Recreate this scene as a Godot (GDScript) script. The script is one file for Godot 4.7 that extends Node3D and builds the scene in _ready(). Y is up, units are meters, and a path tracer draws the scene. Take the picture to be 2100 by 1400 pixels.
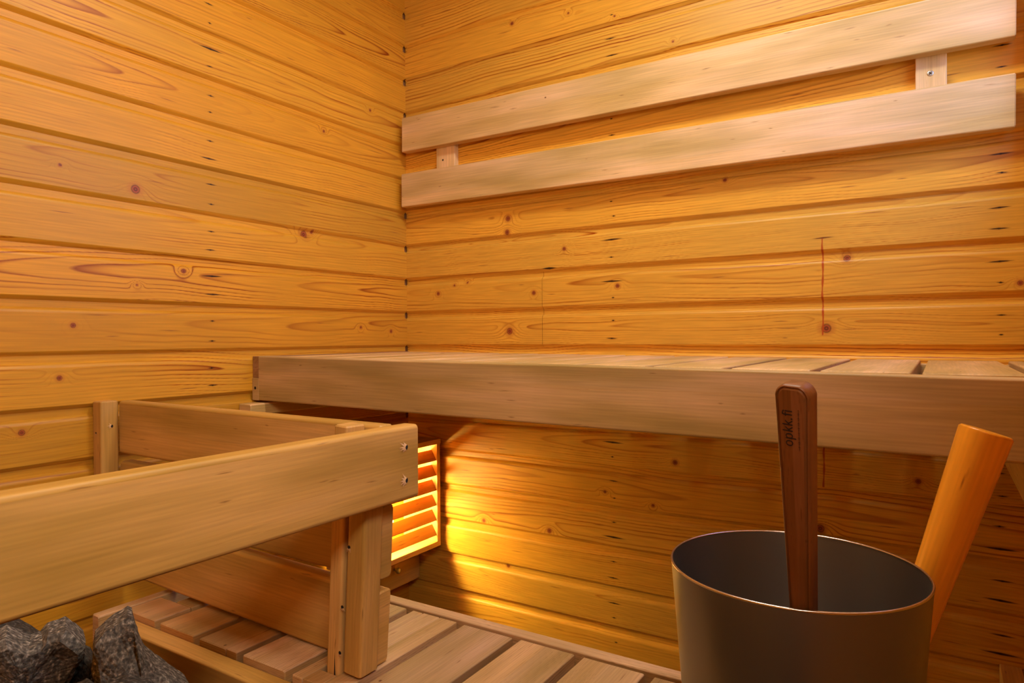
extends Node3D
# A small wooden sauna: left wall x = 0, back wall z = 0, floor y = 0, units metres.

const BASE := 0.90          # height of the plank joint that is level with the bench top
const PITCH := 0.10         # cover width of one wall plank
const ROWS := 21
const ROOM := Vector3(1.5, 2.1, 2.1)
const TW := 1536
const BH := 96

var M := {}
var rng := RandomNumberGenerator.new()
var bands := []

func _ready() -> void:
	# ---------- camera ----------
	var cam := Camera3D.new()
	cam.name = "camera"
	cam.position = Vector3(1.3564, BASE + 0.0212, 1.5551)
	cam.rotation = Vector3(-0.00719462, 0.5637602, -0.00680404)
	cam.fov = 53.5353
	cam.near = 0.02
	add_child(cam)
	cam.current = true
	# ---------- sky, exposure ----------
	var env := Environment.new()
	env.background_mode = Environment.BG_SKY
	var sky := Sky.new()
	var sm := ProceduralSkyMaterial.new()
	sm.sky_top_color = Color(0.40, 0.54, 0.86)
	sm.sky_horizon_color = Color(0.70, 0.79, 1.0)
	sm.ground_horizon_color = Color(0.66, 0.70, 0.78)
	sm.ground_bottom_color = Color(0.45, 0.45, 0.44)
	sky.sky_material = sm
	env.sky = sky
	env.background_energy_multiplier = 13.0
	env.tonemap_mode = Environment.TONE_MAPPER_LINEAR
	env.tonemap_exposure = 1.0
	env.sdfgi_enabled = true
	env.ssao_enabled = true
	env.ssil_enabled = true
	var we := WorldEnvironment.new()
	we.name = "world_environment"
	we.environment = env
	add_child(we)
	# ---------- unseen lamp, placed to light the benches from above (its fitting is built in unseen_ceiling_lamp) ----------
	var area := AreaLight3D.new()
	area.name = "unseen_ceiling_panel"
	area.area_size = Vector2(0.50, 0.20)
	area.light_color = Color(1.0, 0.985, 0.90)
	area.light_energy = 1.05
	area.area_range = 6.0
	area.shadow_enabled = true
	area.position = Vector3(0.98, ROOM.y - 0.062, 0.66)
	area.rotation = Vector3(-PI / 2, 0, 0)
	add_child(area)
	# unseen lamp on the right wall, placed to light rail and left wall (its fitting is built in unseen_wall_lamp)
	var front := AreaLight3D.new()
	front.name = "unseen_wall_panel"
	front.area_size = Vector2(0.60, 0.30)
	front.light_color = Color(1.0, 0.97, 0.88)
	front.light_energy = 1.1
	front.area_range = 6.0
	front.shadow_enabled = true
	front.position = Vector3(ROOM.x - 0.058, 1.46, 1.60)
	front.rotation = Vector3(0, PI / 2, 0)
	add_child(front)

	make_materials()
	room()
	unseen_ceiling_lamp()
	unseen_wall_lamp()
	backrest()
	upper_bench()
	wall_battens()
	lower_bench()
	guard()
	louvered_lamp()
	stove()
	pail()
	ladle()

# ======================================================================
# helpers
# ======================================================================
func tag(o: Node, label: String, category: String, group := "") -> void:
	o.set_meta("label", label)
	o.set_meta("category", category)
	if group != "":
		o.set_meta("group", group)

func thing(called: String, at: Vector3) -> Node3D:
	var o := Node3D.new()
	o.name = called
	o.position = at
	add_child(o, true)
	return o

# a part: 'at' is in world metres, the parent stays unturned
func part(called: String, mesh: Mesh, mat: Material, parent: Node3D, at: Vector3, rot := Vector3.ZERO) -> MeshInstance3D:
	var o := MeshInstance3D.new()
	o.name = called
	o.mesh = mesh
	o.material_override = mat
	o.rotation = rot
	var up := Vector3.ZERO
	var p: Node = parent
	while p is Node3D and p != self:
		up += (p as Node3D).position
		p = p.get_parent()
	o.position = at - up
	parent.add_child(o, true)
	return o

class Geo:
	var v := PackedVector3Array()
	var n := PackedVector3Array()
	var t := PackedVector2Array()
	var i := PackedInt32Array()
	func vert(p: Vector3, nn: Vector3, uv: Vector2) -> int:
		v.append(p)
		n.append(nn)
		t.append(uv)
		return v.size() - 1
	func tri(a: int, b: int, c: int) -> void:
		var g := (v[b] - v[a]).cross(v[c] - v[a])
		if g.dot(n[a] + n[b] + n[c]) > 0.0:
			i.append_array([a, c, b])
		else:
			i.append_array([a, b, c])
	func quad(a: int, b: int, c: int, d: int) -> void:
		tri(a, b, c)
		tri(a, c, d)
	func flat_tri(a: Vector3, b: Vector3, c: Vector3, out: Vector3, s := 1.0) -> void:
		var nn := (b - a).cross(c - a).normalized()
		if nn.dot(out) < 0.0:
			nn = -nn
		var k: Array[int] = []
		for p in [a, b, c]:
			var q: Vector3 = p
			var uv := Vector2(q.x, q.y)
			if absf(nn.x) > absf(nn.z) and absf(nn.x) > absf(nn.y):
				uv = Vector2(q.y, q.z)
			elif absf(nn.y) > absf(nn.z):
				uv = Vector2(q.x, q.z)
			k.append(vert(q, nn, uv * s))
		tri(k[0], k[1], k[2])
	func done() -> ArrayMesh:
		var a := []
		a.resize(Mesh.ARRAY_MAX)
		a[Mesh.ARRAY_VERTEX] = v
		a[Mesh.ARRAY_NORMAL] = n
		a[Mesh.ARRAY_TEX_UV] = t
		a[Mesh.ARRAY_INDEX] = i
		var m := ArrayMesh.new()
		m.add_surface_from_arrays(Mesh.PRIMITIVE_TRIANGLES, a)
		return m

# A board with its length along x, eased edges of radius r; textures are 2 m by 0.5 m
func board(l: float, h: float, d: float, r := 0.003, uv := Vector2(-1, -1), cut := 0.0) -> ArrayMesh:
	if uv.x < 0:
		uv = Vector2(rng.randf() * maxf(0.0, 1.0 - l / 2.0), rng.randf() * 0.45)
	var g := Geo.new()
	var prof: Array[Vector2] = []
	var nor: Array[Vector2] = []
	var seg := 3
	for c in 4:
		var sx := 1.0 if c == 0 or c == 3 else -1.0
		var sy := 1.0 if c < 2 else -1.0
		for k in seg + 1:
			var a := (c * PI / 2.0) + k * PI / 2.0 / seg
			var dir := Vector2(cos(a), sin(a))
			prof.append(Vector2(sx * (d / 2 - r), sy * (h / 2 - r)) + dir * r)
			nor.append(dir)
	var n := prof.size()
	var e := minf(r * 0.7, 0.002)
	# four rings: end cap edge (inset), body start, body end, cap edge
	var xs := [-l / 2, -l / 2 + e, l / 2 - e, l / 2]
	for ring in 3:
		for k in n:
			var k2 := (k + 1) % n
			var ids: Array[int] = []
			for q in [[ring, k, 0], [ring + 1, k, 0], [ring + 1, k2, 1], [ring, k2, 1]]:
				var ri: int = q[0]
				var pi: int = q[1]
				var p := prof[pi]
				var nn := nor[pi]
				var shrink := Vector2.ONE
				if ri == 0 or ri == 3:
					shrink = Vector2((d - 2 * e) / d, (h - 2 * e) / h)
				var per := _perim(prof, k + int(q[2]))
				var x: float = xs[ri]
				# a sloping end: 'cut' shortens the bottom
				if ri >= 2:
					x -= cut * (0.5 - p.y / h)
				var nx := 0.0
				if ring == 0:
					nx = -0.7
				elif ring == 2:
					nx = 0.7
				ids.append(g.vert(Vector3(x, p.y * shrink.y, p.x * shrink.x), Vector3(nx, nn.y, nn.x).normalized(), uv + Vector2((x + l / 2) / 2.0, per / 0.5)))
			g.quad(ids[0], ids[1], ids[2], ids[3])
	for side in [-1, 1]:
		var nn := Vector3(side, 0, 0)
		var c := g.vert(Vector3(side * l / 2 - (cut * 0.5 if side > 0 else 0.0), 0, 0), nn, uv + Vector2(0.31, 0.2))
		for k in n:
			var p := prof[k]
			var p2 := prof[(k + 1) % n]
			var s := Vector2((d - 2 * e) / d, (h - 2 * e) / h)
			var xa: float = side * l / 2.0
			var xb: float = xa
			if side > 0:
				xa -= cut * (0.5 - p.y / h)
				xb -= cut * (0.5 - p2.y / h)
			var a := g.vert(Vector3(xa, p.y * s.y, p.x * s.x), nn, uv + Vector2(0.31 + p.x * 0.35, 0.2 + p.y * 2.0))
			var b := g.vert(Vector3(xb, p2.y * s.y, p2.x * s.x), nn, uv + Vector2(0.31 + p2.x * 0.35, 0.2 + p2.y * 2.0))
			g.tri(c, a, b)
	return g.done()

func _perim(p: Array[Vector2], k: int) -> float:
	var s := 0.0
	for j in k:
		s += p[j % p.size()].distance_to(p[(j + 1) % p.size()])
	return s

# board lying along z or standing along y: rotations for part()
const ALONG_Z := Vector3(0, PI / 2, 0)
const UPRIGHT := Vector3(0, 0, PI / 2)

func tube(a: Vector3, b: Vector3, ra: float, rb: float, seg := 24, bevel := 0.002, uv := Vector2(0.1, 0.1)) -> ArrayMesh:
	var g := Geo.new()
	var ax := (b - a).normalized()
	var s := ax.cross(Vector3(0.3, 0.1, 1.0)).normalized()
	var w := ax.cross(s)
	var l := a.distance_to(b)
	var st := [[0.0, 0.0, -1.0], [0.0, ra - bevel, -1.0], [bevel, ra, 0.0], [l - bevel, rb, 0.0], [l, rb - bevel, 1.0], [l, 0.0, 1.0]]
	for q in st.size() - 1:
		for k in seg:
			var ids: Array[int] = []
			for c in [[q, k], [q + 1, k], [q + 1, k + 1], [q, k + 1]]:
				var e: Array = st[c[0]]
				var f: float = c[1] * TAU / seg
				var dir: Vector3 = s * cos(f) + w * sin(f)
				var nn: Vector3 = dir
				if q == 0:
					nn = -ax
				elif q == st.size() - 2:
					nn = ax
				elif q == 1:
					nn = (dir - ax).normalized() if c[0] == 1 else dir
				elif q == 3:
					nn = (dir + ax).normalized() if c[0] == 4 else dir
				ids.append(g.vert(a + ax * float(e[0]) + dir * float(e[1]), nn, uv + Vector2(float(e[0]) / 2.0, float(c[1]) / seg * TAU * ra / 0.5)))
			g.quad(ids[0], ids[1], ids[2], ids[3])
	return g.done()

# profile rows [radius, y, normal_r, normal_y] turned about y
func lathe(rows: Array, seg := 72) -> ArrayMesh:
	var g := Geo.new()
	var per := 0.0
	for q in rows.size() - 1:
		var a: Array = rows[q]
		var b: Array = rows[q + 1]
		var step := Vector2(a[0], a[1]).distance_to(Vector2(b[0], b[1]))
		var nn := Vector2(b[1] - a[1], a[0] - b[0]).normalized()
		for k in seg:
			var ids: Array[int] = []
			for c in [[a, k, per], [b, k, per + step], [b, k + 1, per + step], [a, k + 1, per]]:
				var f: float = c[1] * TAU / seg
				var e: Array = c[0]
				var nv := nn
				if e.size() > 2:
					nv = Vector2(e[2], e[3]).normalized()
				ids.append(g.vert(Vector3(cos(f) * e[0], e[1], sin(f) * e[0]), Vector3(cos(f) * nv.x, nv.y, sin(f) * nv.x), Vector2(f / TAU, float(c[2]) * 2.0)))
			g.quad(ids[0], ids[1], ids[2], ids[3])
		per += step
	return g.done()

# ======================================================================
# materials and computed wood
# ======================================================================
func fine_noise(w: int, h: int, s: int, stretch: int, freq: float) -> PackedByteArray:
	var f := FastNoiseLite.new()
	f.seed = s
	f.noise_type = FastNoiseLite.TYPE_PERLIN
	f.frequency = freq
	f.fractal_octaves = 3
	var im := f.get_image(w / stretch, h, false, false, false)
	for k in 1:
		im.resize(w, h, Image.INTERPOLATE_CUBIC)
	im.convert(Image.FORMAT_L8)
	return im.get_data()

func band_task(j: int, job: Dictionary) -> void:
	var r := RandomNumberGenerator.new()
	r.seed = int(job.seed) * 1000 + j
	var h: int = job.h
	var w: int = job.w
	var hm: float = job.hm
	var lm: float = job.lm
	var fine: PackedByteArray = job.fine
	var rows: int = job.rows
	var n1 := FastNoiseLite.new()
	n1.seed = int(job.seed) + j * 7
	n1.frequency = 1.0
	n1.fractal_octaves = 2
	var hc := r.randf_range(-0.25, 1.25) * hm
	if job.quarter:
		hc = -r.randf_range(1.0, 2.0) * hm
	elif j in [5, 8, 9, 10, 12, 15, 17]:
		hc = r.randf_range(0.25, 0.7) * hm
	var slope := r.randf_range(0.012, 0.032) * (1.0 if r.randf() > 0.5 else -1.0)
	var xc := r.randf_range(-0.2, 1.2) * lm
	var spacing: float = r.randf_range(job.sp0, job.sp1)
	var tint := r.randf_range(0.935, 1.045)
	var con: float = r.randf_range(job.con0, job.con1)
	if not job.quarter and j in [5, 8, 9, 10, 12, 15, 17]:
		con = maxf(con, 1.0)
	var warm := r.randf_range(-0.045, 0.07)
	var E: Color = job.early
	var L: Color = job.late
	var wob := PackedFloat32Array()
	var dep := PackedFloat32Array()
	wob.resize(w)
	dep.resize(w)
	var tone := PackedFloat32Array()
	tone.resize(w)
	for x in w:
		var X := (x + 0.5) / w * lm
		wob[x] = n1.get_noise_2d(X * 1.3, j * 3.1) * 0.013 + n1.get_noise_2d(X * 6.0, 50.0 + j) * 0.0022
		var d := absf(slope * (X - xc)) + 0.003 + (0.5 + 0.5 * n1.get_noise_2d(X * 1.6, 90.0 + j)) * 0.008
		dep[x] = d * d
		tone[x] = clampf(0.78 + 1.1 * n1.get_noise_2d(X * 2.6, 170.0 + j), 0.15, 1.4)
	var amp := PackedFloat32Array()
	var off := PackedFloat32Array()
	for k in 256:
		amp.append(clampf(0.25 + 1.1 * pow(r.randf(), 1.6), 0.0, 1.25))
		off.append(r.randf_range(0.30, 0.72))
	var kn := []
	for k in job.knots:
		if k[1] >= j * hm - 0.006 and k[1] < (j + 1) * hm + 0.006:
			kn.append(k)
	var out := PackedByteArray()
	out.resize(w * h * 3)
	var o := 0
	var base_row: int = (rows - 1 - j) * h
	var er := E.r * 255.0 * tint * (1.0 + warm * 0.3)
	var eg := E.g * 255.0 * tint
	var eb := E.b * 255.0 * tint * (1.0 - warm)
	var lr := L.r * 255.0 * tint - er
	var lg := L.g * 255.0 * tint - eg
	var lb := L.b * 255.0 * tint - eb
	var fa: float = job.fine_amount
	for y in h:
		var hh := (1.0 - (y + 0.5) / h) * hm
		var fr := (base_row + y) * w
		var dh0 := hh - hc
		for x in w:
			var f := fine[fr + x] / 255.0 - 0.5
			var dh := dh0 + wob[x] + f * 0.0008
			var rad := sqrt(dh * dh + dep[x])
			if kn.size():
				var X := (x + 0.5) / w * lm
				for k in kn:
					var dx: float = X - float(k[0])
					if dx < 0.07 and dx > -0.07:
						var ky: float = j * hm + hh - float(k[1])
						var kr: float = float(k[2])
						rad += spacing * 3.0 * exp(-(dx * dx * 0.45 + ky * ky) / (5.5 * kr * kr + 0.00003))
			var t := rad / spacing
			var ti := int(t)
			t -= ti
			ti &= 255
			var late := 0.0
			var t0 := off[ti]
			if t > t0:
				if t < 0.92:
					late = (t - t0) / (0.92 - t0)
					late *= late
				else:
					late = 1.0 - (t - 0.92) / 0.08
			late *= con * amp[ti] * (1.0 + f * 1.2) * tone[x]
			var m := (1.0 + f * fa) * (0.965 + 0.05 * tone[x])
			out[o] = clampi(int((er + lr * late) * m), 0, 255)
			out[o + 1] = clampi(int((eg + lg * late) * m), 0, 255)
			out[o + 2] = clampi(int((eb + lb * late) * m), 0, 255)
			o += 3
	bands[j] = out

func wood_image(job: Dictionary) -> Image:
	var rows: int = job.rows
	job.fine = fine_noise(job.w, job.h * rows, job.seed, 24, 0.30)
	bands = []
	bands.resize(rows)
	var id := WorkerThreadPool.add_group_task(band_task.bind(job), rows)
	WorkerThreadPool.wait_for_group_task_completion(id)
	var all := PackedByteArray()
	for j in rows:
		all.append_array(bands[rows - 1 - j])
	bands = []
	return Image.create_from_data(job.w, job.h * rows, false, Image.FORMAT_RGB8, all)

func blot(im: Image, cx: float, cy: float, rx: float, ry: float, c: Color, hard: float, ring := false) -> void:
	for y in range(maxi(0, int(cy - ry * 1.6) - 1), mini(im.get_height(), int(cy + ry * 1.6) + 2)):
		for x in range(maxi(0, int(cx - rx * 1.6) - 1), mini(im.get_width(), int(cx + rx * 1.6) + 2)):
			var d := sqrt(pow((x + 0.5 - cx) / rx, 2) + pow((y + 0.5 - cy) / ry, 2))
			var a := clampf((1.25 - d) / 0.5, 0.0, 1.0) * hard
			if a > 0.0:
				var q := c
				if ring:
					q = c.lerp(c * 1.7, 0.5 + 0.5 * cos(d * 9.0)) if d < 0.85 else c * 0.75
				q.a = 1.0
				im.set_pixel(x, y, im.get_pixel(x, y).lerp(q, a))

func streak(im: Image, cx: float, cy: float, half: float, thick: float, c: Color, tilt := 0.0) -> void:
	for x in range(maxi(0, int(cx - half)), mini(im.get_width(), int(cx + half) + 1)):
		var f := 1.0 - absf(x + 0.5 - cx) / half
		var w := thick * f
		var yc := cy + (x - cx) * tilt
		for y in range(maxi(0, int(yc - w - 1)), mini(im.get_height(), int(yc + w + 2))):
			var a := clampf((w - absf(y + 0.5 - yc)) / 0.9 + 0.5, 0.0, 1.0) * clampf(f * 1.8, 0.0, 1.0)
			im.set_pixel(x, y, im.get_pixel(x, y).lerp(c, a * 0.92))

func wall_texture(s: int, lm: float, knots: Array, nails: Array, drips: Array) -> ImageTexture:
	var im := wood_image({"seed": s, "w": TW, "h": BH, "rows": ROWS, "hm": PITCH, "lm": lm, "knots": knots, "sp0": 0.0034, "sp1": 0.0078, "con0": 0.45 if s == 11 else 0.5, "con1": 0.95 if s == 11 else 1.15, "quarter": false, "early": Color8(207, 146, 42) if s == 11 else Color8(226, 168, 62), "late": Color8(156, 86, 20) if s == 11 else Color8(168, 94, 22), "fine_amount": 0.20})
	var px := TW / lm
	var py := BH / PITCH
	var H := float(BH * ROWS)
	for k in knots:
		var kr: float = k[2]
		blot(im, k[0] * px, H - k[1] * py, kr * 1.9 * px, kr * 1.7 * py, Color8(184, 108, 44), 0.45)
		blot(im, k[0] * px, H - k[1] * py, kr * 0.95 * px, kr * 0.95 * py, Color8(104, 50, 26), 1.0, true)
	var r := RandomNumberGenerator.new()
	r.seed = s + 5
	for x in nails:
		for j in ROWS:
			for hh in [0.018, 0.058]:
				var X: float = x + r.randf_range(-0.004, 0.004)
				var Y: float = j * PITCH + hh + r.randf_range(-0.003, 0.003)
				var big := pow(r.randf(), 1.4)
				streak(im, X * px, H - Y * py, (0.005 + 0.034 * big) * px, 0.8 + 1.3 * big, Color8(44, 22, 12), r.randf_range(-0.03, 0.03))
				blot(im, X * px, H - Y * py, 0.0022 * px, 0.0013 * py, Color8(36, 18, 10), 1.0)
	for j in ROWS:      # a few stray dark grain ticks
		for k in 5:
			streak(im, r.randf() * TW, H - (j + r.randf_range(0.05, 0.7)) * BH, r.randf_range(8, 34), 0.7, Color8(140, 82, 38), r.randf_range(-0.02, 0.02))
	if drips.size():    # the checks the resin came out of, and an open joint
		streak(im, 1.149 * px, H - 1.1245 * py, 0.026 * px, 1.3, Color8(92, 44, 18), -0.03)
		streak(im, 0.490 * px, H - 1.1000 * py, 0.026 * px, 2.4, Color8(40, 20, 10))
	for d in drips:     # [x, y_top, y_bottom]: dried resin that has run down
		var yy: float = d[1]
		while yy > d[2]:
			var wv := 1.6 + sin(yy * 190.0) * 0.5
			blot(im, (d[0] + sin(yy * 61.0) * 0.0008) * px, H - yy * py, wv, 1.6, Color8(178, 76, 22), 0.9)
			yy -= 0.0015
	return ImageTexture.create_from_image(im)

func wood(tex: Texture2D, tint: Color, rough: float, spec := 0.4) -> StandardMaterial3D:
	var m := StandardMaterial3D.new()
	m.albedo_texture = tex
	m.albedo_color = tint
	m.roughness = rough
	m.metallic_specular = spec
	return m

func plain(c: Color, rough: float, metal := 0.0) -> StandardMaterial3D:
	var m := StandardMaterial3D.new()
	m.albedo_color = c
	m.roughness = rough
	m.metallic = metal
	return m

func make_materials() -> void:
	rng.seed = 77
	var knots_left := [[0.949, 1.2400, 0.0027], [0.812, 1.2203, 0.0085], [0.383, 1.1840, 0.0090], [0.358, 1.1934, 0.0045], [0.321, 1.4597, 0.0034], [0.150, 1.5618, 0.0036], [0.930, 0.9475, 0.0045], [0.712, 1.0647, 0.0042], [0.811, 1.0297, 0.0020], [0.954, 0.8513, 0.0045], [1.015, 0.7591, 0.0051], [0.193, 0.9498, 0.0036], [0.071, 0.9393, 0.0046], [0.830, 0.4431, 0.0048]]
	var knots_back := [[0.360, 1.2058, 0.0066], [0.535, 1.1475, 0.0046], [0.363, 1.2426, 0.0070], [0.120, 1.0479, 0.0050], [0.443, 1.0376, 0.0050], [0.179, 1.0693, 0.0030], [0.224, 1.0755, 0.0030], [0.366, 0.9359, 0.0085], [0.683, 1.0449, 0.0049], [1.194, 1.0789, 0.0066], [1.155, 0.9341, 0.0090], [1.482, 1.0137, 0.0045], [0.946, 1.2722, 0.0040], [0.827, 0.6212, 0.0055], [0.276, 0.4068, 0.0050], [0.486, 0.4092, 0.0058], [0.351, 0.2913, 0.0050], [0.646, 0.5309, 0.0035], [0.772, 0.5126, 0.0034], [1.142, 0.5112, 0.0078], [1.320, 0.6298, 0.0048], [0.380, 1.7678, 0.0045], [0.679, 1.7105, 0.0024], [0.551, 1.7510, 0.0024], [0.827, 1.6128, 0.0023]]
	var left := wall_texture(11, 2.1, knots_left, [0.647, 1.75], [])
	var back := wall_texture(23, 1.5, knots_back, [0.670, 1.453], [[1.148, 1.122, 0.92], [1.149, 0.86, 0.60]])
	var aspen := ImageTexture.create_from_image(board_image(41, Color8(212, 178, 136), Color8(180, 140, 97), 0.0030, 0.0052, 0.32, 0.20, 120))
	var grey := ImageTexture.create_from_image(board_image(57, Color8(210, 172, 130), Color8(150, 114, 76), 0.0024, 0.0042, 0.75, 0.20, 160))
	M.wall_left = wood(left, Color(1, 1, 1), 0.42)
	M.wall_back = wood(back, Color(1, 1, 1), 0.40)
	M.aspen = wood(aspen, Color(0.985, 0.965, 0.87), 0.50)
	M.aspen_warm = wood(aspen, Color(0.96, 0.90, 0.72), 0.50)
	M.aspen_pale = wood(aspen, Color(1.0, 0.985, 0.92), 0.50)
	M.rail = wood(aspen, Color(0.92, 0.84, 0.60), 0.48)
	M.bench_front = wood(aspen, Color(0.90, 0.885, 0.80), 0.5)
	M.post = wood(aspen, Color(0.93, 0.85, 0.64), 0.52)
	M.slat = wood(grey, Color(0.93, 0.90, 0.84), 0.6)
	M.slat_b = wood(grey, Color(0.87, 0.83, 0.76), 0.6)
	M.slat_c = wood(grey, Color(0.97, 0.93, 0.86), 0.6)
	M.end_grain = wood(grey, Color(0.78, 0.70, 0.60), 0.75)
	M.dark_wood = wood(grey, Color(0.62, 0.47, 0.32), 0.42)
	M.dark_groove = plain(Color8(40, 20, 10), 0.7)
	M.honey = wood(aspen, Color(1.18, 0.92, 0.36), 0.28)
	M.lamp_box = wood(aspen, Color(0.95, 0.86, 0.62), 0.5)
	M.louver = wood(left, Color(0.86, 0.74, 0.62), 0.5)
	M.screw = plain(Color8(190, 188, 184), 0.35, 1.0)
	M.hole = plain(Color8(28, 14, 8), 0.9)
	M.splinter = plain(Color8(224, 180, 132), 0.7)
	M.floor = plain(Color8(56, 46, 40), 0.6)
	M.frame = plain(Color8(150, 100, 60), 0.5)
	var glass := StandardMaterial3D.new()
	glass.transparency = BaseMaterial3D.TRANSPARENCY_ALPHA
	glass.albedo_color = Color(0.9, 0.95, 0.95, 0.06)
	glass.roughness = 0.0
	M.glass = glass
	# dark anodised sheet metal with a fine turned finish
	var tn := FastNoiseLite.new()
	tn.seed = 9
	tn.frequency = 0.35
	tn.fractal_octaves = 3
	var ti := tn.get_image(8, 512)
	ti.resize(64, 512, Image.INTERPOLATE_CUBIC)
	var pail_mat := plain(Color8(130, 125, 121), 0.36, 0.85)
	pail_mat.roughness = 0.36
	pail_mat.anisotropy_enabled = true
	pail_mat.anisotropy = -0.6
	M.pail = pail_mat
	M.pail_rim = plain(Color8(214, 200, 190), 0.25, 1.0)
	# stove stones
	var sn := NoiseTexture2D.new()
	sn.width = 512
	sn.height = 512
	sn.seamless = true
	var snn := FastNoiseLite.new()
	snn.seed = 4
	snn.frequency = 0.045
	snn.fractal_octaves = 5
	sn.noise = snn
	var ramp := Gradient.new()
	ramp.offsets = PackedFloat32Array([0.0, 0.42, 0.60, 0.72, 0.80, 1.0])
	ramp.colors = PackedColorArray([Color8(40, 38, 39), Color8(76, 73, 72), Color8(112, 108, 104), Color8(146, 140, 135), Color8(194, 188, 182), Color8(236, 230, 224)])
	sn.color_ramp = ramp
	var sb := NoiseTexture2D.new()
	sb.width = 512
	sb.height = 512
	sb.seamless = true
	var sbn := FastNoiseLite.new()
	sbn.seed = 14
	sbn.frequency = 0.03
	sbn.fractal_octaves = 5
	sb.noise = sbn
	var st := StandardMaterial3D.new()
	st.albedo_texture = sn
	st.roughness = 0.85
	st.albedo_color = Color(1.0, 0.99, 0.98)
	st.uv1_triplanar = true
	st.uv1_scale = Vector3.ONE * 6.5
	st.heightmap_enabled = true
	st.heightmap_texture = sb
	st.heightmap_scale = 0.22
	M.stone = st
	var st2 := st.duplicate()
	st2.albedo_color = Color(0.62, 0.61, 0.60)
	M.stone_dark = st2
	M.stove = plain(Color8(60, 50, 46), 0.5, 0.8)
	M.stove_rim = plain(Color8(168, 120, 104), 0.4, 0.6)
	var bulb := plain(Color8(255, 230, 190), 0.3)
	bulb.emission_enabled = true
	bulb.emission = Color(1.0, 0.78, 0.40)
	bulb.emission_energy_multiplier = 12.0
	M.bulb = bulb
	var opal := plain(Color8(240, 236, 228), 0.4)
	opal.emission_enabled = true
	opal.emission = Color(1.0, 0.985, 0.90)
	opal.emission_energy_multiplier = 1.0
	M.opal = opal

func board_image(s: int, early: Color, late: Color, sp0: float, sp1: float, con: float, fa: float, ticks: int) -> Image:
	var im := wood_image({"seed": s, "w": 1536, "h": 128, "rows": 4, "hm": 0.125, "lm": 2.0, "knots": [], "sp0": sp0, "sp1": sp1, "con0": con * 0.7, "con1": con, "quarter": true, "early": early, "late": late, "fine_amount": fa})
	var r := RandomNumberGenerator.new()
	r.seed = s
	# soft uneven tone, as handled boards have
	var f := FastNoiseLite.new()
	f.seed = s
	f.frequency = 0.009
	f.fractal_octaves = 3
	var b := f.get_image(384, 512)
	b.resize(1536, 512, Image.INTERPOLATE_CUBIC)
	b.convert(Image.FORMAT_L8)
	var bd := b.get_data()
	var d := im.get_data()
	for k in bd.size():
		var m := 1.0 + (bd[k] / 255.0 - 0.5) * 0.28
		d[k * 3] = mini(255, int(d[k * 3] * m))
		d[k * 3 + 1] = mini(255, int(d[k * 3 + 1] * m))
		d[k * 3 + 2] = mini(255, int(d[k * 3 + 2] * (m * m)))
	im = Image.create_from_data(1536, 512, false, Image.FORMAT_RGB8, d)
	for k in ticks:
		streak(im, r.randf() * 1536.0, r.randf() * 512.0, r.randf_range(3, 15), r.randf_range(0.4, 0.9), early.lerp(Color8(96, 58, 34), r.randf_range(0.3, 0.75)), r.randf_range(-0.12, 0.12))
	for k in ticks / 40:
		blot(im, r.randf() * 1536.0, r.randf() * 512.0, 1.8, 1.8, Color8(92, 52, 30), 0.8)
	return im

# ======================================================================
# the room
# ======================================================================
# one wall plank: 'a'..'b' along the wall; the profile has a proud face and a set-back tongue above
func plank(a: float, b: float, row: int, lm: float) -> ArrayMesh:
	var g := Geo.new()
	# [out, height]
	var p := [[-0.013, -0.0072], [-0.0086, -0.0072], [-0.0007, -0.0006], [0.0, 0.0010], [0.0, 0.0700], [-0.0008, 0.0732], [-0.0028, 0.0762], [-0.0056, 0.0784], [-0.0087, 0.0799], [-0.0087, 0.0930], [-0.013, 0.0930]]
	var y0 := row * PITCH
	var n := p.size()
	var pn: Array[Vector2] = []
	for k in n:
		var s := Vector2.ZERO
		if k > 0:
			var e := Vector2(p[k][0] - p[k - 1][0], p[k][1] - p[k - 1][1]).normalized()
			s += Vector2(e.y, -e.x)
		if k < n - 1:
			var e2 := Vector2(p[k + 1][0] - p[k][0], p[k + 1][1] - p[k][1]).normalized()
			s += Vector2(e2.y, -e2.x)
		pn.append(s.normalized())
	for k in n - 1:
		var e := Vector2(p[k + 1][0] - p[k][0], p[k + 1][1] - p[k][1]).normalized()
		var fl := Vector2(e.y, -e.x)
		var hard := k == 0 or k == 3 or k == 8 or k == 9
		var ids: Array[int] = []
		for c in [[a, k], [b, k], [b, k + 1], [a, k + 1]]:
			var q: Array = p[c[1]]
			var nn := fl if hard else pn[c[1]]
			if k == 1 and c[1] == 1:
				nn = fl
			if k == 7 and c[1] == 8:
				nn = fl
			ids.append(g.vert(Vector3(c[0], q[1], q[0]), Vector3(0, nn.y, nn.x), Vector2(float(c[0]) / lm, 1.0 - (y0 + float(q[1])) / (ROWS * PITCH))))
		g.quad(ids[0], ids[1], ids[2], ids[3])
	# end faces
	for s in [-1.0, 1.0]:
		var x: float = a if s < 0 else b
		var c0 := g.vert(Vector3(x, 0.05, -0.013), Vector3(s, 0, 0), Vector2(x / lm, 1.0 - (y0 + 0.05) / 2.1))
		var prev := -1
		for k in n:
			var q := g.vert(Vector3(x, p[k][1], p[k][0]), Vector3(s, 0, 0), Vector2(x / lm, 1.0 - (y0 + p[k][1]) / 2.1))
			if prev >= 0:
				g.tri(c0, prev, q)
			prev = q
	return g.done()

func structure(called: String) -> Node3D:
	var o := Node3D.new()
	o.name = called
	o.set_meta("kind", "structure")
	add_child(o, true)
	return o

func slab(called: String, size: Vector3, at: Vector3, mat: Material, parent: Node3D) -> void:
	var b := BoxMesh.new()
	b.size = size
	part(called, b, mat, parent, at)

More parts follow.
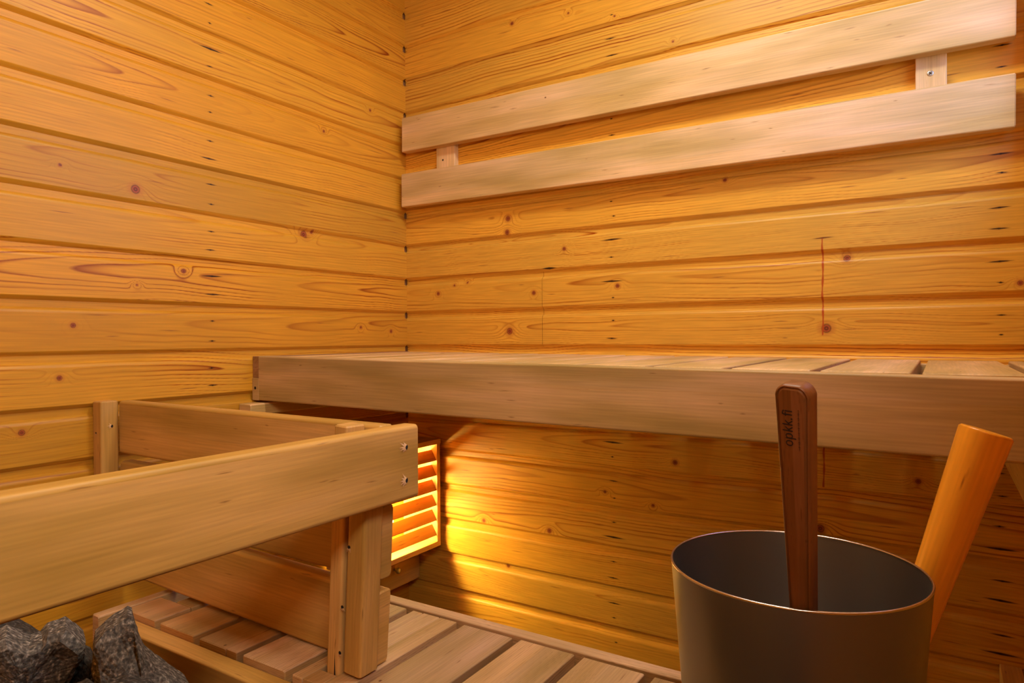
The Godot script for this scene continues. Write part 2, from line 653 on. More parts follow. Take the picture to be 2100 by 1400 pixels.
func plank_wall(w: Node3D, turn: float, origin: Vector3, mat: Material, lm: float, spans: Callable) -> void:
	for row in ROWS:
		for s in spans.call(row):
			var mi := part("wall_plank", plank(s[0], s[1], row, lm), mat, w, Vector3.ZERO)
			mi.position = origin + Vector3(0, row * PITCH, 0)
			mi.rotation = Vector3(0, turn, 0)

func room() -> void:
	var fl := structure("floor")
	slab("floor_slab", Vector3(ROOM.x + 0.3, 0.1, ROOM.z + 0.3), Vector3(ROOM.x / 2, -0.05, ROOM.z / 2), M.floor, fl)
	var ce := structure("ceiling")
	slab("ceiling_slab", Vector3(ROOM.x + 0.3, 0.1, ROOM.z + 0.3), Vector3(ROOM.x / 2, ROOM.y + 0.064, ROOM.z / 2), M.frame, ce)
	for k in 15:
		part("ceiling_board", board(ROOM.z, 0.012, 0.0985, 0.002), M.aspen_warm, ce, Vector3(0.05 + k * 0.1, ROOM.y + 0.006, ROOM.z / 2), ALONG_Z)
	var wl := structure("wall_left")
	slab("wall_core", Vector3(0.10, ROOM.y, ROOM.z + 0.2), Vector3(-0.063, ROOM.y / 2, ROOM.z / 2), M.frame, wl)
	# along the wall x runs towards -z after the turn, so planks are laid from -z_end to 0
	plank_wall(wl, PI / 2, Vector3.ZERO, M.wall_left, -2.1, func(_r): return [[-2.1, 0.0]])
	var wb := structure("wall_back")
	slab("wall_core", Vector3(ROOM.x + 0.2, ROOM.y, 0.10), Vector3(ROOM.x / 2, ROOM.y / 2, -0.063), M.frame, wb)
	plank_wall(wb, 0.0, Vector3.ZERO, M.wall_back, 1.5, func(r): return [[-0.006, 0.4678], [0.4692, 1.506]] if r == 9 or r == 10 else [[-0.006, 1.506]])
	# right wall, with an unseen window placed to cast cool light on the backrest end
	var wz0 := 0.07
	var wz1 := 0.46
	var wr := structure("wall_right")
	plank_wall(wr, -PI / 2, Vector3(ROOM.x, 0, 0), M.wall_left, 2.1, func(r): return [[-0.006, wz0], [wz1, 2.1]] if r >= 12 and r < 19 else [[-0.006, 2.1]])
	slab("wall_core", Vector3(0.10, 1.2, ROOM.z + 0.2), Vector3(ROOM.x + 0.063, 0.6, ROOM.z / 2), M.frame, wr)
	slab("wall_core", Vector3(0.10, 0.2, ROOM.z + 0.2), Vector3(ROOM.x + 0.063, 2.0, ROOM.z / 2), M.frame, wr)
	slab("wall_core", Vector3(0.05, 0.7, wz0 + 0.1), Vector3(ROOM.x + 0.038, 1.55, (wz0 - 0.1) / 2), M.frame, wr)
	slab("wall_core", Vector3(0.10, 0.7, ROOM.z + 0.1 - wz1), Vector3(ROOM.x + 0.063, 1.55, (wz1 + ROOM.z + 0.1) / 2), M.frame, wr)
	var win := structure("unseen_window_1")  # out of view; lets cool sky light onto the back wall
	win.position = Vector3(ROOM.x + 0.05, 1.2, (wz0 + wz1) / 2)
	for y in [1.212, 1.888]:
		part("unseen_window_frame", board(wz1 - wz0, 0.020, 0.05, 0.002), M.aspen, win, Vector3(ROOM.x + 0.026, y, (wz0 + wz1) / 2), ALONG_Z)
	for z in [wz0 + 0.008, wz1 - 0.008]:
		part("unseen_window_frame", board(0.652, 0.016, 0.05, 0.002), M.aspen, win, Vector3(ROOM.x + 0.026, 1.55, z), Vector3(0, PI / 2, PI / 2))
	slab("unseen_window_pane", Vector3(0.004, 0.652, wz1 - wz0 - 0.048), Vector3(ROOM.x + 0.04, 1.55, (wz0 + wz1) / 2), M.glass, win)
	var wf := structure("wall_front")
	slab("wall_core", Vector3(ROOM.x + 0.2, ROOM.y, 0.10), Vector3(ROOM.x / 2, ROOM.y / 2, ROOM.z + 0.063), M.frame, wf)
	plank_wall(wf, PI, Vector3(0, 0, ROOM.z), M.wall_left, -2.1, func(_r): return [[-1.506, 0.006]])

func unseen_ceiling_lamp() -> void:  # fitting of the out-of-view ceiling light
	var t := thing("unseen_ceiling_lamp", Vector3(0.98, ROOM.y - 0.05, 0.66))
	tag(t, "unseen flat oblong opal ceiling lamp, placed to light the benches from above", "lamp")
	var fr := BoxMesh.new()
	fr.size = Vector3(0.56, 0.03, 0.26)
	part("unseen_lamp_body", fr, M.frame, t, Vector3(0.98, ROOM.y - 0.016, 0.66))
	var p := BoxMesh.new()
	p.size = Vector3(0.50, 0.028, 0.20)
	part("diffuser", p, M.opal, t, Vector3(0.98, ROOM.y - 0.0455, 0.66))

func unseen_wall_lamp() -> void:  # fitting of the out-of-view light from the right
	var t := thing("unseen_wall_lamp", Vector3(ROOM.x - 0.02, 1.28, 1.60))
	tag(t, "unseen flat oblong opal lamp on the right wall beside the camera, placed to light the guard rail and left wall", "lamp")
	var fr := BoxMesh.new()
	fr.size = Vector3(0.03, 0.36, 0.66)
	part("unseen_lamp_body", fr, M.frame, t, Vector3(ROOM.x - 0.015, 1.46, 1.60))
	var p := BoxMesh.new()
	p.size = Vector3(0.026, 0.30, 0.60)
	part("diffuser", p, M.opal, t, Vector3(ROOM.x - 0.042, 1.46, 1.60))

# ======================================================================
# furniture
# ======================================================================
func screw_head(parent: Node3D, at: Vector3, rot: Vector3, r := 0.0055) -> void:
	var s := part("screw", lathe([[0.0, 0.0012, 0, 1], [r * 0.75, 0.0011, 0.1, 1], [r, 0.0002, 1, 1], [r, -0.004, 1, 0]], 20), M.screw, parent, at, rot)
	var c := BoxMesh.new()
	c.size = Vector3(r * 1.1, 0.0012, r * 0.28)
	for k in 2:
		var x := MeshInstance3D.new()
		x.name = "cross_slot"
		x.mesh = c
		x.material_override = M.hole
		x.position = Vector3(0, 0.0009, 0)
		x.rotation = Vector3(0, PI / 4 + k * PI / 2, 0)
		s.add_child(x, true)

# a sunk screw with torn wood fibres round it; the hole faces +z before 'rot'
func sunk_screw(parent: Node3D, at: Vector3, rot: Vector3, r := 0.004, torn := 1.0) -> void:
	var h := part("screw_hole", lathe([[0.0, 0.0002, 0, 1], [r * 0.8, 0.0004, 0.2, 1], [r, 0.0, 0.5, 1]], 14), M.hole, parent, at, rot)
	if torn > 0.0:
		var g := Geo.new()
		for k in 5:
			var a := -0.9 + k * 0.42 + rng.randf_range(-0.1, 0.1)
			var d := Vector3(sin(a), 0, cos(a))
			var s := Vector3(cos(a), 0, -sin(a))
			var l: float = r * rng.randf_range(0.9, 1.9) * torn
			var c := d * r * 0.75
			g.flat_tri(c - s * r * 0.45, c + s * r * 0.45, c + d * l + Vector3(0, r * 0.18, 0), Vector3.UP)
			g.flat_tri(c - s * r * 0.45 + Vector3(0, r * 0.5, 0), c + s * r * 0.45 + Vector3(0, r * 0.5, 0), c + d * l * 0.8, Vector3.UP)
		var m := MeshInstance3D.new()
		m.name = "torn_fibres"
		m.mesh = g.done()
		m.material_override = M.splinter
		h.add_child(m, true)

func backrest() -> void:
	var t := thing("backrest", Vector3(0.75, BASE + 0.40, 0.0))
	tag(t, "backrest of two long pale boards screwed to short battens on the back wall", "backrest")
	part("backrest_board", board(1.450, 0.100, 0.026, 0.003, Vector2(0.02, 0.10)), M.aspen_pale, t, Vector3(0.7485, BASE + 0.6085, 0.0325), Vector3(0, 0, -0.0072))
	part("backrest_board", board(1.452, 0.097, 0.026, 0.003, Vector2(0.10, 0.40)), M.aspen, t, Vector3(0.7465, BASE + 0.4455, 0.0325), Vector3(0, 0, -0.0085))
	part("batten", board(0.21, 0.066, 0.0192, 0.002), M.aspen_pale, t, Vector3(0.1645, BASE + 0.530, 0.0098), UPRIGHT)
	part("batten", board(0.21, 0.052, 0.0192, 0.002), M.aspen_pale, t, Vector3(1.343, BASE + 0.520, 0.0098), UPRIGHT)
	screw_head(t, Vector3(1.342, BASE + 0.522, 0.0196), Vector3(PI / 2, 0, 0))
	sunk_screw(t, Vector3(0.1558, BASE + 0.5275, 0.0197), Vector3(PI / 2, 0, 0), 0.0028, 0.0)

func upper_bench() -> void:
	var t := thing("upper_bench", Vector3(0.74, BASE - 0.14, 0.28))
	tag(t, "broad upper bench of cross slats behind a deep pale front board", "bench")
	var lean := -0.0095
	# front board with a notch in its top left corner that takes the end of the side rail
	part("front_board", board(1.458, 0.103, 0.028, 0.004, Vector2(0.1, 0.3)), M.bench_front, t, Vector3(0.022 + 0.729, BASE - 0.0779, 0.5315), Vector3(0, 0, lean))
	part("front_board_tongue", board(0.0225, 0.052, 0.028, 0.001, Vector2(0.7, 0.3)), M.bench_front, t, Vector3(0.0115, BASE - 0.0966, 0.5315))
	sunk_screw(t, Vector3(0.011, BASE - 0.094, 0.5456), Vector3(PI / 2, 0, 0), 0.0036, 0.0)
	part("side_rail", board(0.528, 0.050, 0.021, 0.001, Vector2(0.5, 0.1)), M.end_grain, t, Vector3(0.0112, BASE - 0.0455, 0.280), ALONG_Z)
	part("back_rail", board(1.446, 0.036, 0.022, 0.002), M.aspen_pale, t, Vector3(0.746, BASE - 0.0525, 0.013), Vector3(0, 0, -0.0040))
	var x := 0.028
	for k in 12:
		var x1 := 1.4555 - 0.1235 * (11 - k) - 0.0075
		var x0 := maxf(0.024, x1 - 0.1115)
		if x1 > x0 + 0.02:
			var y: float = BASE - 0.0215 - 0.0062 * (x0 + x1) / 2
			part("slat", board(0.511, 0.026, x1 - x0, 0.003), [M.aspen, M.aspen_pale, M.aspen][k % 3], t, Vector3((x0 + x1) / 2, y - 0.013, 0.2605), ALONG_Z)
	part("slat", board(0.511, 0.026, 0.022, 0.003), M.aspen, t, Vector3(1.4745, BASE - 0.0435, 0.2605), ALONG_Z)
	# bearer that carries the right end, seen under the front board
	part("bearer", board(0.50, 0.150, 0.026, 0.003), M.aspen_warm, t, Vector3(1.4665, BASE - 0.138, 0.262), ALONG_Z)

func wall_battens() -> void:
	var a := thing("wall_batten", Vector3(0.022, BASE - 0.16, 0.3))
	tag(a, "short pale batten on the left wall under the end of the upper bench", "batten", "")
	part("batten", board(0.564, 0.026, 0.043, 0.003), M.aspen_pale, a, Vector3(0.0222, BASE - 0.1405, 0.3), ALONG_Z)
	var b := thing("wall_batten", Vector3(0.03, BASE - 0.695, 0.18))
	tag(b, "low wooden batten with a round hook under the louvered lamp", "batten", "")
	part("batten", board(0.60, 0.0685, 0.043, 0.002), M.aspen_warm, b, Vector3(0.0222, BASE - 0.6603, 0.302), ALONG_Z)
	part("hook", lathe([[0.0, 0.020, 0, 1], [0.006, 0.019, 0.5, 1], [0.0085, 0.013, 1, 0], [0.006, 0.007, 1, -1], [0.0035, 0.004, 1, 0], [0.0035, -0.003, 1, 0]], 20), M.screw, b, Vector3(0.044, BASE - 0.640, 0.112), Vector3(0, 0, -PI / 2))
	var c := thing("wall_batten", Vector3(1.47, BASE - 0.70, 0.2))
	tag(c, "low wooden batten end at the right, behind the slanted pail handle", "batten", "")
	part("batten", board(0.40, 0.0685, 0.034, 0.002), M.aspen_warm, c, Vector3(1.4665, BASE - 0.631, 0.2015), ALONG_Z)

func lower_bench() -> void:
	var t := thing("lower_bench", Vector3(0.80, 0.0, 0.80))
	tag(t, "narrow lower bench of worn cross slats below the guard rail and the pail", "bench")
	var top := BASE - 0.440
	part("back_rail", board(1.303, 0.060, 0.0225, 0.003), M.slat_c, t, Vector3(0.8035, top - 0.029, 0.6615))
	part("end_rail", board(0.325, 0.050, 0.0220, 0.003), M.slat_c, t, Vector3(0.1605, top - 0.025, 0.8120), ALONG_Z)
	part("front_beam", board(1.283, 0.085, 0.0325, 0.003, Vector2(0.2, 0.3)), M.rail, t, Vector3(0.8155, top - 0.0105 - 0.0425, 0.9518))
	# the first slat has a notch at its far corner
	var k := 0
	var x := 0.1785
	while x < 1.42:
		var w := 0.0925
		var mat = [M.slat, M.slat_b, M.slat_c][(k * 2) % 3]
		if k == 0:
			part("slat", board(0.063, 0.022, 0.0905, 0.002), mat, t, Vector3(0.1785 + 0.0452, top - 0.011, 0.9035), ALONG_Z)
			part("slat", board(0.190, 0.022, 0.046, 0.002), mat, t, Vector3(0.2460, top - 0.011, 0.7755), ALONG_Z)
		else:
			var w0: float = {2: 0.067, 4: 0.0215}.get(k, w)
			if w0 < w:    # split along its length
				var xm := x + (w + w0 + 0.0012) / 2
				if k == 2:
					part("slat", board(0.2545, 0.022, w - w0 - 0.0012, 0.0016), mat, t, Vector3(xm, top - 0.0112, 0.8080), ALONG_Z)
				else:    # cut out round the corner post
					var xa := x + w0 + 0.0012
					part("slat", board(0.184, 0.022, 0.034, 0.0016), mat, t, Vector3(xa + 0.017, top - 0.0112, 0.7728), ALONG_Z)
					part("slat", board(0.030, 0.022, 0.034, 0.0016), mat, t, Vector3(xa + 0.017, top - 0.0112, 0.9203), ALONG_Z)
					part("slat", board(0.2545, 0.022, w - w0 - 0.036, 0.0016), mat, t, Vector3((xa + 0.0345 + x + w) / 2, top - 0.0112, 0.8080), ALONG_Z)
			part("slat", board(0.2545, 0.022, w0, 0.0022), mat, t, Vector3(x + w0 / 2, top - 0.011 - 0.0004 * (k % 3), 0.8080), ALONG_Z)
		x += 0.1065 if k else 0.1045
		k += 1
	for z in [0.690, 0.9185]:
		part("cross_bearer", board(1.22, 0.05, 0.024, 0.002), M.slat_b, t, Vector3(0.80, top - 0.0475, z))
	for xz in [[0.21, 0.69], [1.40, 0.69], [1.40, 0.9185]]:
		part("leg", board(top - 0.075, 0.045, 0.045, 0.003), M.slat_b, t, Vector3(xz[0], (top - 0.075) / 2, xz[1]), UPRIGHT)

func guard() -> void:
	var t := thing("guard_rail", Vector3(0.70, BASE - 0.44, 0.88))
	tag(t, "wooden guard rail round the stove with pale boards and two posts", "guard rail")
	# long top rail that comes towards the camera
	part("top_rail", board(0.90, 0.102, 0.030, 0.006, Vector2(0.15, 0.2)), M.rail, t, Vector3(0.720, BASE - 0.1520, 1.270), Vector3(0.0, PI / 2, 0.0))
	sunk_screw(t, Vector3(0.7352, BASE - 0.1300, 0.8475), Vector3(0.0, 0, -PI / 2), 0.0042, 1.6)
	sunk_screw(t, Vector3(0.7352, BASE - 0.1755, 0.8480), Vector3(0.0, 0, -PI / 2), 0.0042, 1.4)
	# three boards between the wall and the corner post
	var bz := 0.8656 - 0.0142
	part("guard_board", board(0.672, 0.1005, 0.028, 0.006, Vector2(0.4, 0.35)), M.rail, t, Vector3(0.367, BASE - 0.1485, bz), Vector3(0, 0, -0.006))
	part("guard_board", board(0.671, 0.1035, 0.028, 0.006, Vector2(0.05, 0.45), 0.005), M.rail, t, Vector3(0.368, BASE - 0.2640, bz), Vector3(0, 0, -0.003))
	part("guard_board", board(0.664, 0.1065, 0.028, 0.006, Vector2(0.62, 0.15), 0.006), M.rail, t, Vector3(0.3645, BASE - 0.3795, bz), Vector3(0, 0, -0.022))
	# post against the left wall
	part("post", board(0.265, 0.031, 0.033, 0.004), M.post, t, Vector3(0.0162, BASE - 0.0955 - 0.1325, 0.8822), UPRIGHT)
	sunk_screw(t, Vector3(0.0321, BASE - 0.143, 0.8795), Vector3(0, 0, -PI / 2), 0.0030, 1.2)
	sunk_screw(t, Vector3(0.014, BASE - 0.155, 0.8989), Vector3(PI / 2, 0, 0), 0.0020, 0.8)
	# corner post: an outer batten standing on the bench and an inner one going down past it
	var lean := Vector3(0, 0, PI / 2 - 0.058)
	part("post", board(0.326, 0.033, 0.036, 0.005), M.post, t, Vector3(0.6915, BASE - 0.274, 0.8840), lean)
	part("post", board(0.50, 0.025, 0.036, 0.004), M.post, t, Vector3(0.6520, BASE - 0.348, 0.8848), lean)
	for q in [[0.7095, 0.166, 0.0026], [0.7023, 0.262, 0.0026], [0.6885, 0.346, 0.0026], [0.6830, 0.410, 0.0026]]:
		sunk_screw(t, Vector3(q[0] - 0.0215, BASE - q[1], 0.9023), Vector3(PI / 2, 0, 0), q[2], 1.3)
	# a drying crack low on the inner batten
	var g := Geo.new()
	g.flat_tri(Vector3(0.0002, 0.035, 0), Vector3(-0.0028, -0.02, 0), Vector3(0.0020, -0.02, 0), Vector3(0, 0, 1))
	g.flat_tri(Vector3(-0.0028, -0.02, 0), Vector3(0.0020, -0.02, 0), Vector3(-0.0020, -0.10, 0), Vector3(0, 0, 1))
	part("crack", g.done(), M.hole, t, Vector3(0.6520, BASE - 0.445, 0.9031))

func louvered_lamp() -> void:
	var t := thing("louvered_lamp", Vector3(0.07, BASE - 0.58, 0.16))
	tag(t, "glowing wooden louvered corner lamp under the upper bench", "lamp")
	var y0 := BASE - 0.5804
	var y1 := BASE - 0.2719
	var xo := 0.1346
	part("side_board", board(y1 - y0 - 0.028, xo - 0.006, 0.014, 0.001), M.lamp_box, t, Vector3(0.006 + (xo - 0.006) / 2, (y0 + y1) / 2, 0.0230), UPRIGHT)
	part("side_board", board(y1 - y0 - 0.028, xo - 0.006, 0.014, 0.001), M.lamp_box, t, Vector3(0.006 + (xo - 0.006) / 2, (y0 + y1) / 2, 0.3230), UPRIGHT)
	part("top_board", board(0.316, 0.014, xo - 0.004, 0.001), M.lamp_box, t, Vector3(0.006 + (xo - 0.004) / 2, y1 - 0.007, 0.173), ALONG_Z)
	part("bottom_board", board(0.316, 0.014, xo - 0.006, 0.001), M.lamp_box, t, Vector3(0.006 + (xo - 0.006) / 2, y0 + 0.007, 0.173), ALONG_Z)
	var a := Vector2(0.1129, BASE - 0.3041)
	var b := Vector2(0.1306, BASE - 0.3336)
	for k in 6:
		var c := (a + b) / 2 - Vector2(0, 0.0431 * k)
		var m := part("louver_slat", board(0.2855, a.distance_to(b), 0.005, 0.001), M.louver, t, Vector3(c.x, c.y, 0.173), ALONG_Z)
		m.basis = Basis(Vector3(0, 0, 1), atan2(b.x - a.x, a.y - b.y)) * Basis.from_euler(ALONG_Z)
	var bm := SphereMesh.new()
	bm.radius = 0.044
	bm.height = 0.088
	for y in [0.372, 0.478]:
		part("bulb", bm, M.bulb, t, Vector3(0.062, BASE - y, 0.200))
		part("bulb_socket", tube(Vector3(0.007, 0, 0), Vector3(0.032, 0, 0), 0.017, 0.016), M.splinter, t, Vector3(0.0, BASE - y, 0.200))
		var l := OmniLight3D.new()
		l.name = "bulb_light"
		l.light_color = Color(1.0, 0.94, 0.58)
		l.light_energy = 0.26
		l.light_size = 0.043
		l.omni_range = 5.0
		l.omni_attenuation = 2.0
		l.shadow_enabled = true
		l.position = Vector3(0.062, BASE - y, 0.200)
		add_child(l, true)

# a broken stone: outline in its own upright plane (right, up), thickness t, facets and roughness from noise
func rock(outline: Array, t: float, s: int) -> ArrayMesh:
	var f := FastNoiseLite.new()
	f.seed = s
	f.frequency = 26.0
	f.fractal_octaves = 3
	var pts: Array[Vector2] = []
	var n := outline.size()
	for k in n:
		var p0 := Vector2(outline[k][0], outline[k][1])
		var p1 := Vector2(outline[(k + 1) % n][0], outline[(k + 1) % n][1])
		var parts := maxi(1, int(p0.distance_to(p1) / 0.006))
		for q in parts:
			pts.append(p0.lerp(p1, float(q) / parts))
	var mid := Vector2.ZERO
	for p in pts:
		mid += p / pts.size()
	var layers := [[0.0, 1.0], [0.55, 1.0], [0.85, 0.86], [1.0, 0.55], [1.02, 0.25], [1.0, 0.0]]
	var rings := []
	for side in [1.0, -1.0]:
		for q in layers.size():
			if side < 0 and q == 0:
				continue
			var ring: Array[Vector3] = []
			for p in pts:
				var e: Array = layers[q]
				var v2 := mid + (p - mid) * float(e[1])
				var v := Vector3(v2.x, v2.y, side * float(e[0]) * t / 2)
				var slant := f.get_noise_3d(v2.x * 0.25 + 7.0, v2.y * 0.25, side * 3.0) * t * 0.55
				v.z += slant * float(e[0])
				var amp := 0.0035 if q > 0 else 0.0012
				v += Vector3(f.get_noise_3d(v.x, v.y, v.z), f.get_noise_3d(v.x + 5, v.y, v.z), f.get_noise_3d(v.x, v.y + 5, v.z) * 2.0) * amp * (1.0 if q < layers.size() - 1 else 0.0)
				ring.append(v)
			rings.append([side, q, ring])
	var st := SurfaceTool.new()
	st.begin(Mesh.PRIMITIVE_TRIANGLES)
	st.set_smooth_group(-1)
	var order := []
	for k in range(rings.size() - 1, layers.size() - 1, -1):
		order.append(rings[k][2])
	for k in layers.size():
		order.append(rings[k][2])
	for k in order.size() - 1:
		var m := pts.size()
		for q in m:
			var q2 := (q + 1) % m
			var A: Vector3 = order[k][q]
			var B: Vector3 = order[k + 1][q]
			var C: Vector3 = order[k + 1][q2]
			var D: Vector3 = order[k][q2]
			var out: Vector3 = (A + B + C + D) / 4 - Vector3(mid.x, mid.y, 0)
			for tr in [[A, B, C], [A, C, D]]:
				var a: Vector3 = tr[0]
				var b: Vector3 = tr[1]
				var c: Vector3 = tr[2]
				if (b - a).cross(c - a).dot(out) > 0:
					var w := b
					b = c
					c = w
				if (b - a).cross(c - a).length() > 1e-10:
					st.add_vertex(a)
					st.add_vertex(b)
					st.add_vertex(c)
	st.generate_normals()
	return st.commit()

func stove() -> void:
	var t := thing("sauna_stove", Vector3(0.36, 0.0, 1.20))
	tag(t, "dark sauna stove full of rough stones behind the guard rail", "stove")
	var top := BASE - 0.525
	for s in [[Vector3(0.40, top - 0.12, 0.006), Vector3(0.36, (top + 0.12) / 2, 0.990)], [Vector3(0.40, top - 0.12, 0.006), Vector3(0.36, (top + 0.12) / 2, 1.380)], [Vector3(0.006, top - 0.12, 0.384), Vector3(0.163, (top + 0.12) / 2, 1.185)], [Vector3(0.006, top - 0.12, 0.384), Vector3(0.557, (top + 0.12) / 2, 1.185)], [Vector3(0.394, 0.006, 0.384), Vector3(0.36, top + 0.004, 1.185)]]:
		slab("stove_panel", s[0], s[1], M.stove, t)
	for z in [0.990, 1.380]:
		part("stove_rim", board(0.42, 0.016, 0.016, 0.004), M.stove_rim, t, Vector3(0.36, top + 0.004, z))
	for x in [0.163, 0.557]:
		part("stove_rim", board(0.374, 0.016, 0.016, 0.004), M.stove_rim, t, Vector3(x, top + 0.004, 1.185), ALONG_Z)
	for x in [0.19, 0.53]:
		for z in [1.015, 1.355]:
			part("stove_leg", board(0.12, 0.02, 0.02, 0.003), M.stove, t, Vector3(x, 0.06, z), UPRIGHT)
	stone(Vector3(0.2245, BASE + -0.4043, 1.1267), [[-0.0396, 0.0217], [-0.0179, 0.0353], [-0.0025, 0.0272], [0.0155, 0.0141], [0.0413, -0.0085], [0.0382, -0.0313], [0.0093, -0.0337], [-0.0401, -0.0261]], 0.070, 1, 1.209, M.stone_dark, "black flat ridge of stone at the left edge, behind the largest grey stone")
	stone(Vector3(0.3692, BASE + -0.3926, 1.1415), [[-0.0632, 0.0293], [-0.0436, 0.0426], [-0.0367, 0.0451], [-0.0137, 0.0273], [-0.0008, 0.0277], [0.0071, 0.0358], [0.0257, 0.0376], [0.0392, 0.0225], [0.0473, 0.0112], [0.0444, -0.0031], [0.0361, -0.0184], [0.0277, -0.0406], [0.0231, -0.0716], [-0.0148, -0.0847], [-0.0641, -0.0619]], 0.085, 2, 1.174, M.stone, "largest grey stone, speckled, at the left end of the stove")
	stone(Vector3(0.3638, BASE + -0.4447, 1.0863), [[-0.0022, 0.039], [0.0057, 0.0309], [0.0113, 0.0166], [0.0162, -0.0105], [0.0217, -0.0461], [-0.0152, -0.035], [-0.0217, -0.0132], [-0.0147, 0.0182]], 0.060, 3, 1.130, M.stone_dark, "small dark stone wedged between the largest stone and the pointed stone")
	stone(Vector3(0.4520, BASE + -0.4067, 1.0657), [[-0.046, 0.0428], [-0.0351, 0.0531], [-0.0185, 0.0605], [-0.009, 0.0656], [-0.004, 0.0626], [-0.0013, 0.0478], [0.0036, 0.0272], [0.0098, 0.0101], [0.0223, -0.0073], [0.038, -0.0204], [0.0539, -0.0378], [0.0707, -0.061], [0.0888, -0.0999], [0.011, -0.0977], [-0.0308, -0.0726], [-0.0414, -0.0377], [-0.0479, 0.0179], [-0.0483, 0.0351]], 0.075, 4, 1.075, M.stone, "tall pointed grey stone in front of the lower bench beam")
	stone(Vector3(0.4777, BASE + -0.4246, 1.1445), [[-0.0109, 0.0255], [0.0069, 0.0303], [0.0181, 0.02], [0.021, -0.0125], [0.0139, -0.0408], [-0.0239, -0.029], [-0.0236, 0.0065]], 0.045, 5, 1.124, M.stone_dark, "dark stone low down at the frame edge, below the wedged stone")
	stone(Vector3(0.5524, BASE + -0.4056, 1.1205), [[-0.028, 0.0278], [-0.0083, 0.0279], [0.0134, 0.0178], [0.0287, -0.0009], [0.0257, -0.0448], [-0.0295, -0.0286]], 0.045, 6, 1.075, M.stone_dark, "dark stone just showing its top below the pointed stone")

func stone(at: Vector3, outline: Array, t: float, s: int, turn: float, mat: Material, label: String, pitch := 0.0) -> void:
	var o := MeshInstance3D.new()
	o.name = "stove_stone"
	o.mesh = rock(outline, t, s)
	o.material_override = mat
	o.position = at
	o.rotation = Vector3(pitch, turn, 0)
	add_child(o, true)
	tag(o, label, "stone", "stones on the stove")

func pail() -> void:
	var at := Vector3(1.2269, BASE - 0.4398, 0.8012)
	var t := thing("pail", at)
	tag(t, "dark grey metal pail with a slanted honey coloured wooden handle", "pail")
	var R := 0.1251
	var r := 0.1085
	var H := 0.2198
	var w := 0.0016
	part("bucket", lathe([[0.0, 0.0008, 0, -1], [r - 0.004, 0.0008, 0, -1], [r, 0.004, 1, -0.3], [R, H - 0.0006, 1, -0.07], [R - 0.0002, H, 1, 1], [R - w, H, -1, 1], [R - w - 0.0002, H - 0.0006, -1, 0.07], [r - w, 0.007, -1, 0.3], [r - 0.006, 0.0035, 0, 1], [0.0, 0.0035, 0, 1]], 96), M.pail, t, at)
	var rim := []
	for k in 13:
		var a := k * TAU / 12
		rim.append([R - w / 2 + cos(a) * 0.0014, H + sin(a) * 0.0014, cos(a), sin(a)])
	rim.reverse()
	part("rim", lathe(rim, 96), M.pail_rim, t, at)
	var a := Vector3(1.3995, BASE - 0.0860, 0.6475)
	var b := Vector3(1.3030, BASE - 0.4100, 0.6700)
	part("handle", tube(b, a, 0.0150, 0.0262, 36, 0.0025, Vector2(0.2, 0.5)), M.honey, t, Vector3.ZERO)
	# strap that carries the handle, low on the side of the bucket
	part("handle_strap", tube(Vector3(1.262, BASE - 0.415, 0.722), Vector3(1.300, BASE - 0.412, 0.672), 0.006, 0.006), M.pail, t, Vector3.ZERO)

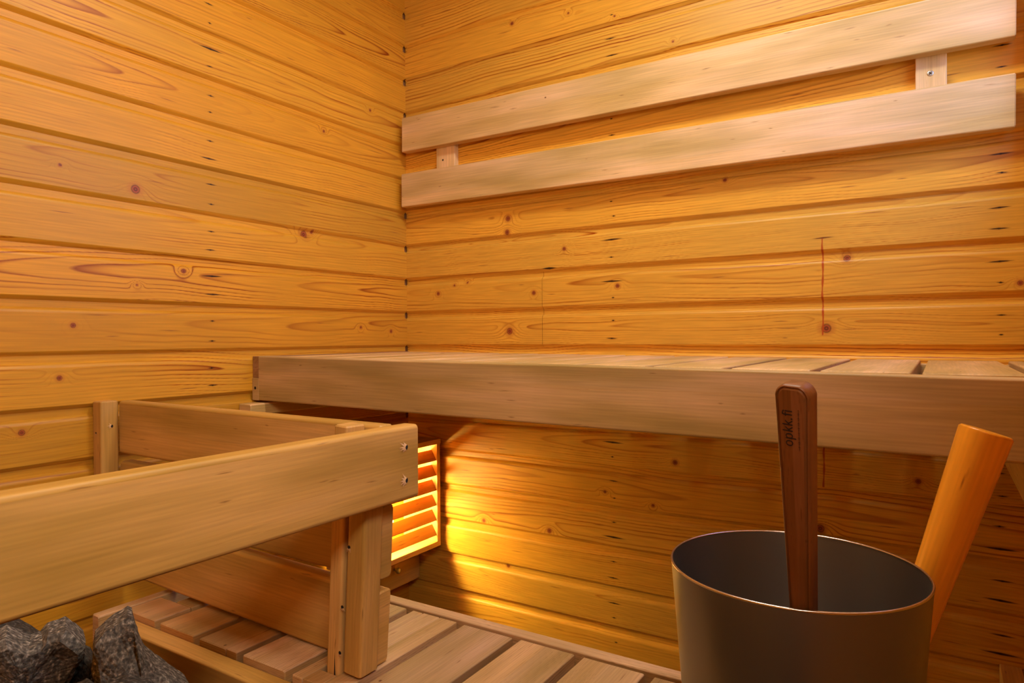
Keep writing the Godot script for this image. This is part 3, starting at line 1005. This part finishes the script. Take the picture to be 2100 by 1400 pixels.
func ladle() -> void:
	var top := Vector3(1.2553, BASE - 0.0183, 0.9568)
	var t := thing("ladle", Vector3(1.245, BASE - 0.43, 0.85))
	tag(t, "ladle with a dark brown tapered wooden handle standing in the pail", "ladle")
	var p1 := Vector3(1.2528, BASE - 0.2200, 0.9053)
	var ay := (top - p1).normalized()
	var az := Vector3(-0.267, 0.0, 0.964)
	az = (az - ay * az.dot(ay)).normalized()
	var ax := ay.cross(az)
	var bs := Basis(ax, ay, az)
	var lt := p1.distance_to(top)
	var T := 0.019
	# outline: straight tapering sides and a rounded top
	var ol: Array[Vector2] = [Vector2(-0.0080, -0.185), Vector2(0.0080, -0.185)]
	var half := func(y: float) -> float: return 0.0099 + 0.0245 * y
	for k in 11:
		var y := -0.16 + k * (lt - 0.012 + 0.16) / 10.0
		ol.append(Vector2(half.call(y), y))
	for k in range(1, 9):
		var a := k * PI / 2 / 9
		ol.append(Vector2(half.call(lt) - 0.011 * (1.0 - cos(a)), lt - 0.012 + 0.012 * sin(a)))
	var m := ol.size()
	for k in range(m - 1, 1, -1):
		ol.append(Vector2(-ol[k].x, ol[k].y))
	var n := ol.size()
	var nor: Array[Vector2] = []
	for k in n:
		var d := (ol[(k + 1) % n] - ol[(k + n - 1) % n]).normalized()
		nor.append(Vector2(d.y, -d.x))
	var g := Geo.new()
	# [inset, depth, normal outwards, normal forwards]
	var rings := [[0.003, -T / 2, 0.0, -1.0], [0.0, -T / 2 + 0.003, 0.7, -0.4], [0.0, T / 2 - 0.0030, 0.9, 0.2], [0.0014, T / 2 - 0.0012, 0.6, 0.8], [0.0021, T / 2 - 0.0026, -0.5, 0.7], [0.0031, T / 2 - 0.0026, 0.6, 0.6], [0.0040, T / 2 - 0.0002, 0.4, 0.9]]
	for q in rings.size() - 1:
		for k in n:
			var k2 := (k + 1) % n
			var ids: Array[int] = []
			for c in [[q, k], [q + 1, k], [q + 1, k2], [q, k2]]:
				var e: Array = rings[c[0]]
				var o := ol[c[1]]
				var nn := nor[c[1]]
				var v := o - nn * float(e[0])
				ids.append(g.vert(Vector3(v.x, v.y, e[1]), Vector3(nn.x * e[2], nn.y * e[2], e[3]).normalized(), Vector2(v.y / 1.0, v.x / 0.5 + float(e[1]) * 3.0)))
			g.quad(ids[0], ids[1], ids[2], ids[3])
	for s in [0, rings.size() - 1]:
		var e: Array = rings[s]
		var nz := -1.0 if s == 0 else 1.0
		for k in n / 2 - 1:
			# strips across the face, side to side
			var a := ol[(k + 1) % n] - nor[(k + 1) % n] * float(e[0])
			var b := ol[(k + 2) % n] - nor[(k + 2) % n] * float(e[0])
			var c := ol[(n - k - 1 + 1) % n] - nor[(n - k - 1 + 1) % n] * float(e[0])
			var d2 := ol[(n - k - 1) % n] - nor[(n - k - 1) % n] * float(e[0])
			var ids: Array[int] = []
			for v in [a, b, d2, c]:
				ids.append(g.vert(Vector3(v.x, v.y, e[1]), Vector3(0, 0, nz), Vector2(v.y / 1.0, v.x / 0.5)))
			g.quad(ids[0], ids[1], ids[2], ids[3])
	var h := part("handle", g.done(), M.dark_wood, t, p1)
	h.basis = bs
	# burnt-in lettering that runs up the handle
	var font := SystemFont.new()
	font.font_names = PackedStringArray(["Droid Sans"])
	var tm := TextMesh.new()
	tm.text = "opkk.fi"
	tm.font = font
	tm.font_size = 32
	tm.pixel_size = 0.00034
	tm.depth = 0.0006
	var tx := MeshInstance3D.new()
	tx.name = "lettering"
	tx.mesh = tm
	tx.material_override = M.dark_groove
	tx.position = Vector3(-0.0030, lt - 0.0375, T / 2 - 0.0002)
	tx.rotation = Vector3(0, 0, PI / 2)
	h.add_child(tx, true)
	# a line of print too small to read: a row of fine burnt ticks
	var tk := Geo.new()
	for k in 26:
		var y := lt - 0.056 + k * 0.0014
		var hx := 0.0004 + 0.0003 * (k * 7 % 3)
		tk.flat_tri(Vector3(0.0062 - hx, y, 0), Vector3(0.0062 + hx, y, 0), Vector3(0.0062, y + 0.0008, 0), Vector3(0, 0, 1))
	var tmi := MeshInstance3D.new()
	tmi.name = "fine_print"
	tmi.mesh = tk.done()
	tmi.material_override = M.dark_groove
	tmi.position = Vector3(0, 0, T / 2 + 0.0002)
	h.add_child(tmi, true)
	var bowl := part("bowl", lathe([[0.0, 0.0, 0, -1], [0.026, 0.0, 0.3, -1], [0.036, 0.012, 1, -0.3], [0.040, 0.040, 1, 0], [0.0388, 0.040, -1, 0.5], [0.0345, 0.0125, -1, 0.3], [0.0255, 0.0012, 0, 1], [0.0, 0.0012, 0, 1]], 40), M.pail, t, Vector3(1.236, BASE - 0.434, 0.812))
